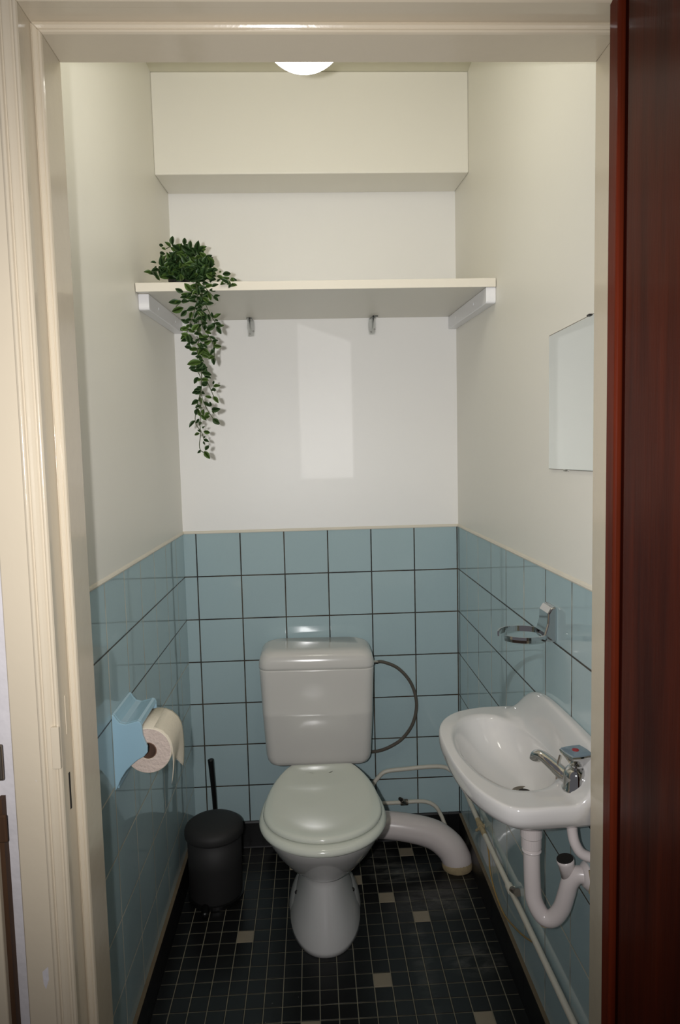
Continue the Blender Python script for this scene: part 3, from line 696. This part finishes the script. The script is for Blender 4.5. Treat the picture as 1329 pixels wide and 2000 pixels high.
# ------------------------------------------------------------ chrome tumbler ring
rg_ = empty('glass_holder', (W, -.93, 1.02), 'chrome wall ring for a tumbler, empty, above the wash basin', 'glass holder')
bm = NB()
pr = [(W - .0012, .990), (W - .024, .992), (W - .030, 1.000), (W - .021, 1.03), (W - .020, 1.052), (W - .013, 1.0635), (W - .0012, 1.066)]
extrude_poly(bm, [(x, -.906, z) for x, z in pr], (0, -.058, 0)); finish('wall_mount', bm, 'chrome', rg_, bevel=.004)
bm = NB(); rc = (.893, -.933); r_ = .051; hb = .0060
sec = []
for k in range(61):
    a = math.radians(-152 + 318 * k / 60)
    for_r = [(r_ - .0016, -hb), (r_ + .0016, -hb), (r_ + .0022, 0), (r_ + .0016, hb), (r_ - .0016, hb)]
    sec.append([(rc[0] + rr_ * math.cos(a), rc[1] + rr_ * math.sin(a), 1.002 + z) for rr_, z in for_r])
loft(bm, sec); finish('ring', bm, 'chrome', rg_, smooth=False)

# ------------------------------------------------------------ toilet paper holder and roll
hd = empty('paper_holder', (0, -.823, .76), 'pale blue ceramic toilet paper holder set in the left wall tiles', 'toilet paper holder')
prof = [(.0012, .845), (.006, .843), (.012, .833), (.018, .826), (.030, .8225), (.045, .826), (.056, .829), (.062, .827), (.0655, .819), (.066, .805), (.067, .795), (.071, .783), (.0755, .770), (.075, .758), (.067, .7485), (.054, .742), (.040, .731), (.027, .718), (.015, .700), (.006, .680), (.0012, .673)]
for y0, nm in ((-.897, 'side_cheek'), (-.759, 'side_cheek')):
    bm = NB(); extrude_poly(bm, [(x, y0, z) for x, z in prof], (0, .009, 0)); finish(nm, bm, 'bluec', hd, bevel=.002)
bm = NB()
tp_ = prof[:9]; low = [(x - .004 if x > .02 else x, z - .008) for x, z in reversed(tp_)]
extrude_poly(bm, [(x, -.888, z) for x, z in tp_ + low], (0, .129, 0)); finish('hood', bm, 'bluec', hd, smooth=False, bevel=.001)
bm = NB(); box(bm, .0012, .008, -.888, -.759, .676, .838); finish('back_plate', bm, 'bluec', hd)
RC = (.0735, .757); RR = .0515
rl = empty('toilet_roll', (RC[0], -.823, RC[1]), 'part-used white toilet paper roll with a torn hanging end', 'toilet roll')
def annulus(bm, y0, y1, r0, r1, n=56):
    rr = []
    for r, y in ((r0, y0), (r1 - .002, y0), (r1, y0 + .002), (r1, y1 - .002), (r1 - .002, y1), (r0, y1)):
        rr.append([(RC[0] + r * math.cos(2 * math.pi * k / n), y, RC[1] + r * math.sin(2 * math.pi * k / n)) for k in range(n)])
    loft(bm, rr, False, False, closed=True)
bm = NB(); annulus(bm, -.886, -.762, .019, RR)
o = finish('paper', bm, None, rl, mats=['paper', 'paper_e'])
for p in o.data.polygons:
    if abs(p.normal.y) > .8: p.material_index = 1
    else: p.use_smooth = True
bm = NB(); annulus(bm, -.886, -.762, .0175, .019); finish('core', bm, 'card', rl)
# hanging end: a thin sheet leaving the front of the roll and falling, torn at the bottom
bm = NB(); rows = []
NW = 16
torn = [.0, .006, .014, .022, .028, .031, .032, .031, .029, .026, .029, .024, .018, .010, .004, -.002, -.006]
for j in range(NW + 1):
    f = j / NW; y = -.884 + .120 * f
    col = []
    pts = [(a, None) for a in (75, 55, 35, 18, 4)]
    for a, _ in pts:
        col.append((RC[0] + (RR + .0012) * math.cos(math.radians(a)), y, RC[1] + (RR + .0012) * math.sin(math.radians(a))))
    x0 = RC[0] + RR + .0012
    zend = .673 + torn[j]
    for s_ in (.15, .35, .55, .75, .9, 1.0):
        z = RC[1] - (RC[1] - zend) * s_
        col.append((x0 - .010 * s_ * s_ + .006 * f * s_ + .004 * s_ * math.sin(f * 7 + 1), y + (.5 - f) * .016 * s_, z))
    rows.append(col)
vv = [[bm.verts.new(p) for p in c] for c in rows]
for a, b in zip(vv[:-1], vv[1:]):
    for i in range(len(a) - 1): bm.faces.new((a[i], b[i], b[i + 1], a[i + 1]))
o = finish('loose_sheet', bm, 'paper', rl, smooth=True); so = o.modifiers.new('solid', 'SOLIDIFY'); so.thickness = .0006

# ------------------------------------------------------------ pedal bin, toilet brush
BXc, BYc = .108, -.262
bn = empty('pedal_bin', (BXc, BYc, 0), 'charcoal round pedal bin with closed lid in the left corner', 'bin')
bm = NB(); lathe(bm, [(.078, 0.004), (.082, .008), (.0835, .02), (.0845, .12), (.085, .208)], (BXc, BYc, 0), n=56); finish('body', bm, 'bin', bn, smooth=True)
bm = NB(); lathe(bm, [(.085, 0), (.088, .003), (.0885, .014), (.083, .0155)], (BXc, BYc, 0), n=56); finish('base_ring', bm, 'brush', bn)
bm = NB(); lathe(bm, [(.086, .206), (.092, .208), (.093, .213), (.0925, .224), (.089, .234), (.080, .241), (.06, .2465), (.03, .249), (.002, .2495)], (BXc, BYc, 0), n=64); finish('lid', bm, 'bin', bn, smooth=True)
bm = NB(); box(bm, BXc - .03, BXc + .03, BYc + .078, BYc + .094, .19, .228); finish('hinge_block', bm, 'brush', bn, bevel=.004)
bm = NB(); tube(bm, [(BXc - .022, BYc - .078, .012), (BXc - .022, BYc - .10, .014), (BXc - .018, BYc - .122, .012)], .011, 12); finish('pedal', bm, 'brush', bn, smooth=True)
br = empty('toilet_brush', (.080, -.085, 0), 'black toilet brush handle standing in a holder behind the pedal bin', 'toilet brush')
bm = NB(); lathe(bm, [(.044, 0), (.045, .004), (.043, .10), (.040, .115), (.014, .118)], (.085, -.082, 0), n=32); finish('holder', bm, 'brush', br, smooth=True)
bm = NB(); tube(bm, [(.085, -.082, .10), (.084, -.084, .22), (.078, -.088, .355), (.0775, -.0885, .364)], .009, 16, rads=[.0065, .0078, .0098, .0102]); finish('handle', bm, 'brush', br, smooth=True)

# ------------------------------------------------------------ hanging plant
LEAVES=[(0.106,-0.521,1.946,0.105,-0.512,1.972),(0.134,-0.508,1.948,0.134,-0.5,1.971),(0.154,-0.535,1.931,0.154,-0.532,1.954),(0.164,-0.467,1.948,0.187,-0.474,1.956),(0.074,-0.479,1.958,0.061,-0.472,1.962),(0.083,-0.497,1.941,0.071,-0.492,1.949),(0.087,-0.526,1.923,0.071,-0.517,1.928),(0.063,-0.523,1.901,0.049,-0.533,1.9),(0.04,-0.474,1.89,0.019,-0.481,1.89),(0.048,-0.476,1.886,0.058,-0.469,1.87),(0.06,-0.515,1.896,0.058,-0.518,1.887),(0.197,-0.481,1.903,0.21,-0.49,1.905),(0.197,-0.47,1.898,0.213,-0.46,1.898),(0.214,-0.492,1.876,0.231,-0.496,1.859),(0.22,-0.5,1.881,0.225,-0.492,1.886),(0.229,-0.502,1.876,0.25,-0.492,1.88),(0.234,-0.465,1.862,0.218,-0.474,1.854),(0.233,-0.496,1.857,0.243,-0.491,1.846),(0.243,-0.467,1.877,0.233,-0.469,1.871),(0.245,-0.469,1.87,0.265,-0.478,1.866),(0.251,-0.499,1.868,0.259,-0.497,1.855),(0.257,-0.526,1.845,0.269,-0.524,1.841),(0.209,-0.527,1.877,0.221,-0.522,1.882),(0.131,-0.475,1.861,0.109,-0.464,1.854),(0.133,-0.548,1.82,0.113,-0.551,1.829),(0.153,-0.539,1.823,0.135,-0.54,1.845),(0.203,-0.531,1.837,0.221,-0.527,1.844),(0.194,-0.51,1.834,0.21,-0.503,1.832),(0.193,-0.533,1.824,0.2,-0.526,1.803),(0.195,-0.525,1.82,0.174,-0.519,1.801),(0.208,-0.536,1.812,0.221,-0.542,1.797),(0.123,-0.537,1.797,0.092,-0.539,1.797),(0.126,-0.514,1.789,0.093,-0.504,1.781),(0.14,-0.548,1.775,0.122,-0.541,1.761),(0.14,-0.519,1.749,0.119,-0.522,1.757),(0.14,-0.541,1.732,0.118,-0.536,1.727),(0.144,-0.543,1.71,0.121,-0.542,1.717),(0.138,-0.548,1.712,0.145,-0.553,1.688),(0.158,-0.514,1.81,0.138,-0.525,1.811),(0.15,-0.521,1.815,0.123,-0.532,1.819),(0.179,-0.549,1.789,0.194,-0.544,1.79),(0.204,-0.511,1.761,0.224,-0.518,1.771),(0.204,-0.534,1.759,0.203,-0.544,1.771),(0.19,-0.525,1.769,0.197,-0.533,1.749),(0.209,-0.538,1.752,0.217,-0.531,1.75),(0.212,-0.532,1.736,0.223,-0.524,1.717),(0.187,-0.535,1.726,0.212,-0.546,1.736),(0.181,-0.537,1.726,0.181,-0.525,1.743),(0.151,-0.548,1.721,0.169,-0.54,1.741),(0.178,-0.519,1.777,0.18,-0.515,1.749),(0.147,-0.538,1.679,0.127,-0.529,1.687),(0.152,-0.511,1.674,0.14,-0.509,1.671),(0.161,-0.542,1.691,0.171,-0.531,1.68),(0.204,-0.548,1.683,0.224,-0.54,1.683),(0.203,-0.523,1.689,0.205,-0.515,1.703),(0.207,-0.548,1.681,0.205,-0.548,1.67),(0.18,-0.54,1.691,0.201,-0.552,1.697),(0.177,-0.545,1.69,0.189,-0.546,1.677),(0.163,-0.519,1.669,0.197,-0.517,1.664),(0.198,-0.51,1.662,0.199,-0.51,1.639),(0.172,-0.54,1.663,0.191,-0.538,1.655),(0.173,-0.549,1.643,0.134,-0.547,1.637),(0.175,-0.54,1.644,0.163,-0.549,1.627),(0.159,-0.517,1.622,0.136,-0.517,1.628),(0.162,-0.549,1.605,0.15,-0.543,1.588),(0.17,-0.54,1.618,0.195,-0.533,1.611),(0.171,-0.541,1.622,0.188,-0.55,1.63),(0.159,-0.544,1.64,0.174,-0.534,1.651),(0.195,-0.513,1.584,0.215,-0.514,1.585),(0.194,-0.51,1.589,0.197,-0.508,1.599),(0.194,-0.514,1.579,0.2,-0.518,1.569),(0.174,-0.518,1.595,0.183,-0.524,1.606),(0.157,-0.53,1.575,0.149,-0.52,1.565),(0.169,-0.542,1.577,0.158,-0.551,1.58),(0.164,-0.514,1.57,0.174,-0.524,1.563),(0.198,-0.537,1.555,0.211,-0.54,1.537),(0.19,-0.518,1.553,0.173,-0.521,1.558),(0.158,-0.517,1.557,0.163,-0.518,1.538),(0.188,-0.524,1.53,0.187,-0.528,1.543),(0.192,-0.539,1.521,0.217,-0.549,1.522),(0.188,-0.512,1.52,0.193,-0.502,1.512),(0.165,-0.511,1.528,0.154,-0.522,1.525),(0.17,-0.523,1.524,0.166,-0.512,1.507),(0.184,-0.514,1.505,0.16,-0.505,1.5),(0.19,-0.511,1.5,0.207,-0.515,1.482),(0.155,-0.548,1.523,0.151,-0.54,1.507),(0.156,-0.525,1.499,0.147,-0.526,1.486),(0.159,-0.52,1.492,0.157,-0.53,1.48),(0.169,-0.541,1.465,0.184,-0.529,1.461),(0.163,-0.513,1.473,0.168,-0.501,1.48),(0.155,-0.515,1.46,0.139,-0.506,1.457),(0.16,-0.518,1.466,0.15,-0.524,1.47),(0.164,-0.515,1.445,0.179,-0.516,1.437),(0.163,-0.515,1.448,0.168,-0.508,1.453),(0.165,-0.523,1.44,0.168,-0.519,1.43),(0.155,-0.514,1.416,0.147,-0.521,1.408),(0.167,-0.531,1.413,0.182,-0.532,1.392),(0.173,-0.549,1.415,0.181,-0.538,1.428),(0.161,-0.526,1.76,0.157,-0.526,1.744),(0.165,-0.515,1.74,0.161,-0.518,1.72),(0.165,-0.544,1.772,0.176,-0.541,1.76),(0.148,-0.519,1.777,0.141,-0.52,1.758),(0.173,-0.55,1.814,0.172,-0.558,1.831),(0.163,-0.517,1.834,0.149,-0.507,1.85),(0.177,-0.528,1.831,0.19,-0.525,1.838)]
STRANDS=[[(0.113,-0.456,1.921),(0.13,-0.462,1.909),(0.15,-0.48,1.875),(0.165,-0.53,1.831),(0.166,-0.53,1.794),(0.166,-0.53,1.756),(0.166,-0.53,1.712),(0.161,-0.53,1.674),(0.166,-0.53,1.642),(0.168,-0.53,1.601),(0.163,-0.53,1.559),(0.163,-0.53,1.521),(0.159,-0.53,1.489),(0.159,-0.53,1.456),(0.155,-0.53,1.43),(0.159,-0.53,1.414),(0.176,-0.53,1.407)],[(0.13,-0.456,1.921),(0.17,-0.468,1.898),(0.203,-0.476,1.882),(0.23,-0.486,1.863),(0.254,-0.53,1.842)],[(0.143,-0.456,1.92),(0.165,-0.48,1.875),(0.177,-0.53,1.819),(0.194,-0.53,1.774),(0.209,-0.53,1.746),(0.218,-0.53,1.727)],[(0.15,-0.462,1.909),(0.165,-0.53,1.844),(0.163,-0.53,1.8),(0.149,-0.53,1.756),(0.134,-0.53,1.719),(0.142,-0.53,1.696)],[(0.143,-0.46,1.913),(0.155,-0.486,1.864),(0.176,-0.53,1.8),(0.174,-0.53,1.743),(0.192,-0.53,1.711),(0.203,-0.53,1.683),(0.203,-0.53,1.648)],[(0.16,-0.53,1.712),(0.174,-0.53,1.68),(0.169,-0.53,1.633),(0.184,-0.53,1.591),(0.198,-0.53,1.555)],[(0.158,-0.53,1.68),(0.169,-0.53,1.617),(0.166,-0.53,1.559),(0.184,-0.53,1.514),(0.205,-0.53,1.484)],[(0.165,-0.53,1.68),(0.156,-0.53,1.633),(0.168,-0.53,1.591),(0.152,-0.53,1.527),(0.147,-0.53,1.489),(0.162,-0.53,1.463),(0.168,-0.53,1.443)],[(0.103,-0.456,1.921),(0.068,-0.462,1.91),(0.047,-0.472,1.892),(0.027,-0.472,1.892)],[(0.106,-0.452,1.928),(0.087,-0.432,1.967),(0.071,-0.434,1.963)],[(0.123,-0.452,1.928),(0.134,-0.434,1.963)],[(0.116,-0.456,1.921),(0.117,-0.432,1.967)],[(0.136,-0.456,1.921),(0.161,-0.438,1.955)],[(0.158,-0.476,1.883),(0.19,-0.53,1.831),(0.211,-0.53,1.809)],[(0.165,-0.53,1.831),(0.138,-0.53,1.813),(0.109,-0.53,1.788)]]

pt = empty('potted_plant', (.115, -.43, 1.857), 'artificial trailing green plant in a small black pot at the left end of the shelf', 'plant')
bm = NB(); lathe(bm, [(.026, 0), (.027, .002), (.031, .034), (.033, .036), (.033, .042), (.029, .042), (.028, .034), (.002, .032)], (.105, -.445, 1.8575), n=28); finish('pot', bm, 'potm', pt, smooth=False)
def leafmesh(bm, b, t, nrm, wd, mi):
    b, t = Vector(b), Vector(t); L = t - b; ln = L.length
    if ln < .004: return
    u = L.normalized(); s_ = u.cross(nrm)
    if s_.length < 1e-3: s_ = u.orthogonal()
    s_.normalize(); nn_ = s_.cross(u)
    W_ = [0, .55, .92, 1.0, .82, .45, 0]; T_ = [0, .12, .28, .45, .66, .85, 1.0]
    mid = [bm.verts.new(b + u * ln * q + nn_ * (math.sin(q * 3.1) * ln * .10)) for q in T_]
    le = [mid[0]] + [bm.verts.new(b + u * ln * q + s_ * wd * w_ + nn_ * (math.sin(q * 3.1) * ln * .10 + wd * w_ * .28)) for q, w_ in zip(T_[1:-1], W_[1:-1])] + [mid[-1]]
    ri = [mid[0]] + [bm.verts.new(b + u * ln * q - s_ * wd * w_ + nn_ * (math.sin(q * 3.1) * ln * .10 + wd * w_ * .28)) for q, w_ in zip(T_[1:-1], W_[1:-1])] + [mid[-1]]
    for A in (le, ri):
        for i in range(6):
            vs_ = []
            for q in (mid[i], mid[i + 1], A[i + 1], A[i]):
                if q not in vs_: vs_.append(q)
            f = bm.faces.new(vs_); f.material_index = mi; f.smooth = True
fol = NB(); rnd = random.Random(3)
def rn(): return Vector((rnd.uniform(-.5, .5), -1, rnd.uniform(-.4, .5))).normalized()
for a in LEAVES:
    b, t = Vector(a[:3]), Vector(a[3:]); leafmesh(fol, b, t, rn(), (t - b).length * rnd.uniform(.24, .29), rnd.choice((0, 1)))
# pairs of leaves along every strand
stm = NB()
for si, s_ in enumerate(STRANDS):
    P_ = catmull([Vector(p) for p in s_], 6); tube(stm, s_, .0011, 6, seg=5)
    acc = 0
    for i in range(1, len(P_)):
        acc += (P_[i] - P_[i - 1]).length
        if acc > (.011 if si < 4 else .015):
            acc = 0; dd = (P_[i] - P_[i - 1]).normalized()
            for sg in (-1, 1):
                if rnd.random() < (.62 if P_[i].z > 1.64 else .24):
                    sd_ = Vector((sg * rnd.uniform(.5, 1), rnd.uniform(-.9, .3), rnd.uniform(-.7, .5))) + dd * .4
                    ln = rnd.uniform(.018, .027); leafmesh(fol, P_[i], P_[i] + sd_.normalized() * ln, rn(), ln * rnd.uniform(.22, .28), rnd.choice((0, 1, 1)))
# bushy head over the pot and the spill over the shelf edge
for k in range(400):
    a = rnd.uniform(0, 2 * math.pi); r0 = math.sqrt(rnd.random())
    cx_, cy_, cz_ = .128 + .060 * r0 * math.cos(a), -.445 + .045 * rnd.uniform(-1, 1), 1.915 + .034 * r0 * math.sin(a)
    if rnd.random() < .35: cx_, cz_ = .165 + .04 * rnd.uniform(-1, 1), 1.878 + .025 * rnd.uniform(-1, 1); cy_ = -.50 + .02 * rnd.uniform(-1, 1)
    if k % 9 == 0: cx_, cy_, cz_ = rnd.uniform(.068, .12), -.488, rnd.uniform(1.872, 1.90)
    cz_ = max(cz_, 1.872) if cy_ > -.50 else cz_
    dv = Vector((rnd.uniform(-1, 1), rnd.uniform(-1, .5), rnd.uniform(-.3, .9))).normalized()
    ln = rnd.uniform(.020, .030); b = Vector((cx_, cy_, cz_)); t = b + dv * ln
    if t.z < 1.862 and t.y > -.51: t.z = 1.862
    leafmesh(fol, b, t, rn(), ln * rnd.uniform(.24, .32), rnd.choice((0, 1, 1, 1)))
fo_ = finish('foliage', fol, None, pt, mats=['leaf', 'leaf2'], wn=True)
finish('stems', stm, 'stem', pt, smooth=True)

# ------------------------------------------------------------ hall side, left edge of the picture
nb = empty('trim_2', (-.04, -1.38, 0), kind='structure')
bm = NB(); box(bm, -.043, -.0277, -1.372, YH - .003, 0.0, .90); finish('casing', bm, 'frame', nb, bevel=.003)
bm = NB(); box(bm, -.0275, -.0205, -1.362, YH - .003, 0.0, .90); finish('dark_strip', bm, 'brownw', nb)
bm = NB(); box(bm, -.12, -.0432, -1.364, YH - .003, 0.0, .90); finish('door_stop', bm, 'brownw', nb)
hp = NB(); box(hp, -.044, -.0085, -1.378, -1.3725, .936, .990)
o = finish('handle_plate', hp, 'chrome_d', bevel=.006); tag(o, 'grey metal plate with rounded corners at the far left edge, on the hall wall', 'metal plate')
hp = NB(); box(hp, -.045, -.0085, -1.378, -1.3725, .842, .884)
o = finish('lock_plate', hp, 'brownw', bevel=.005); tag(o, 'dark brown plate low at the far left edge, below the grey plate', 'metal plate')
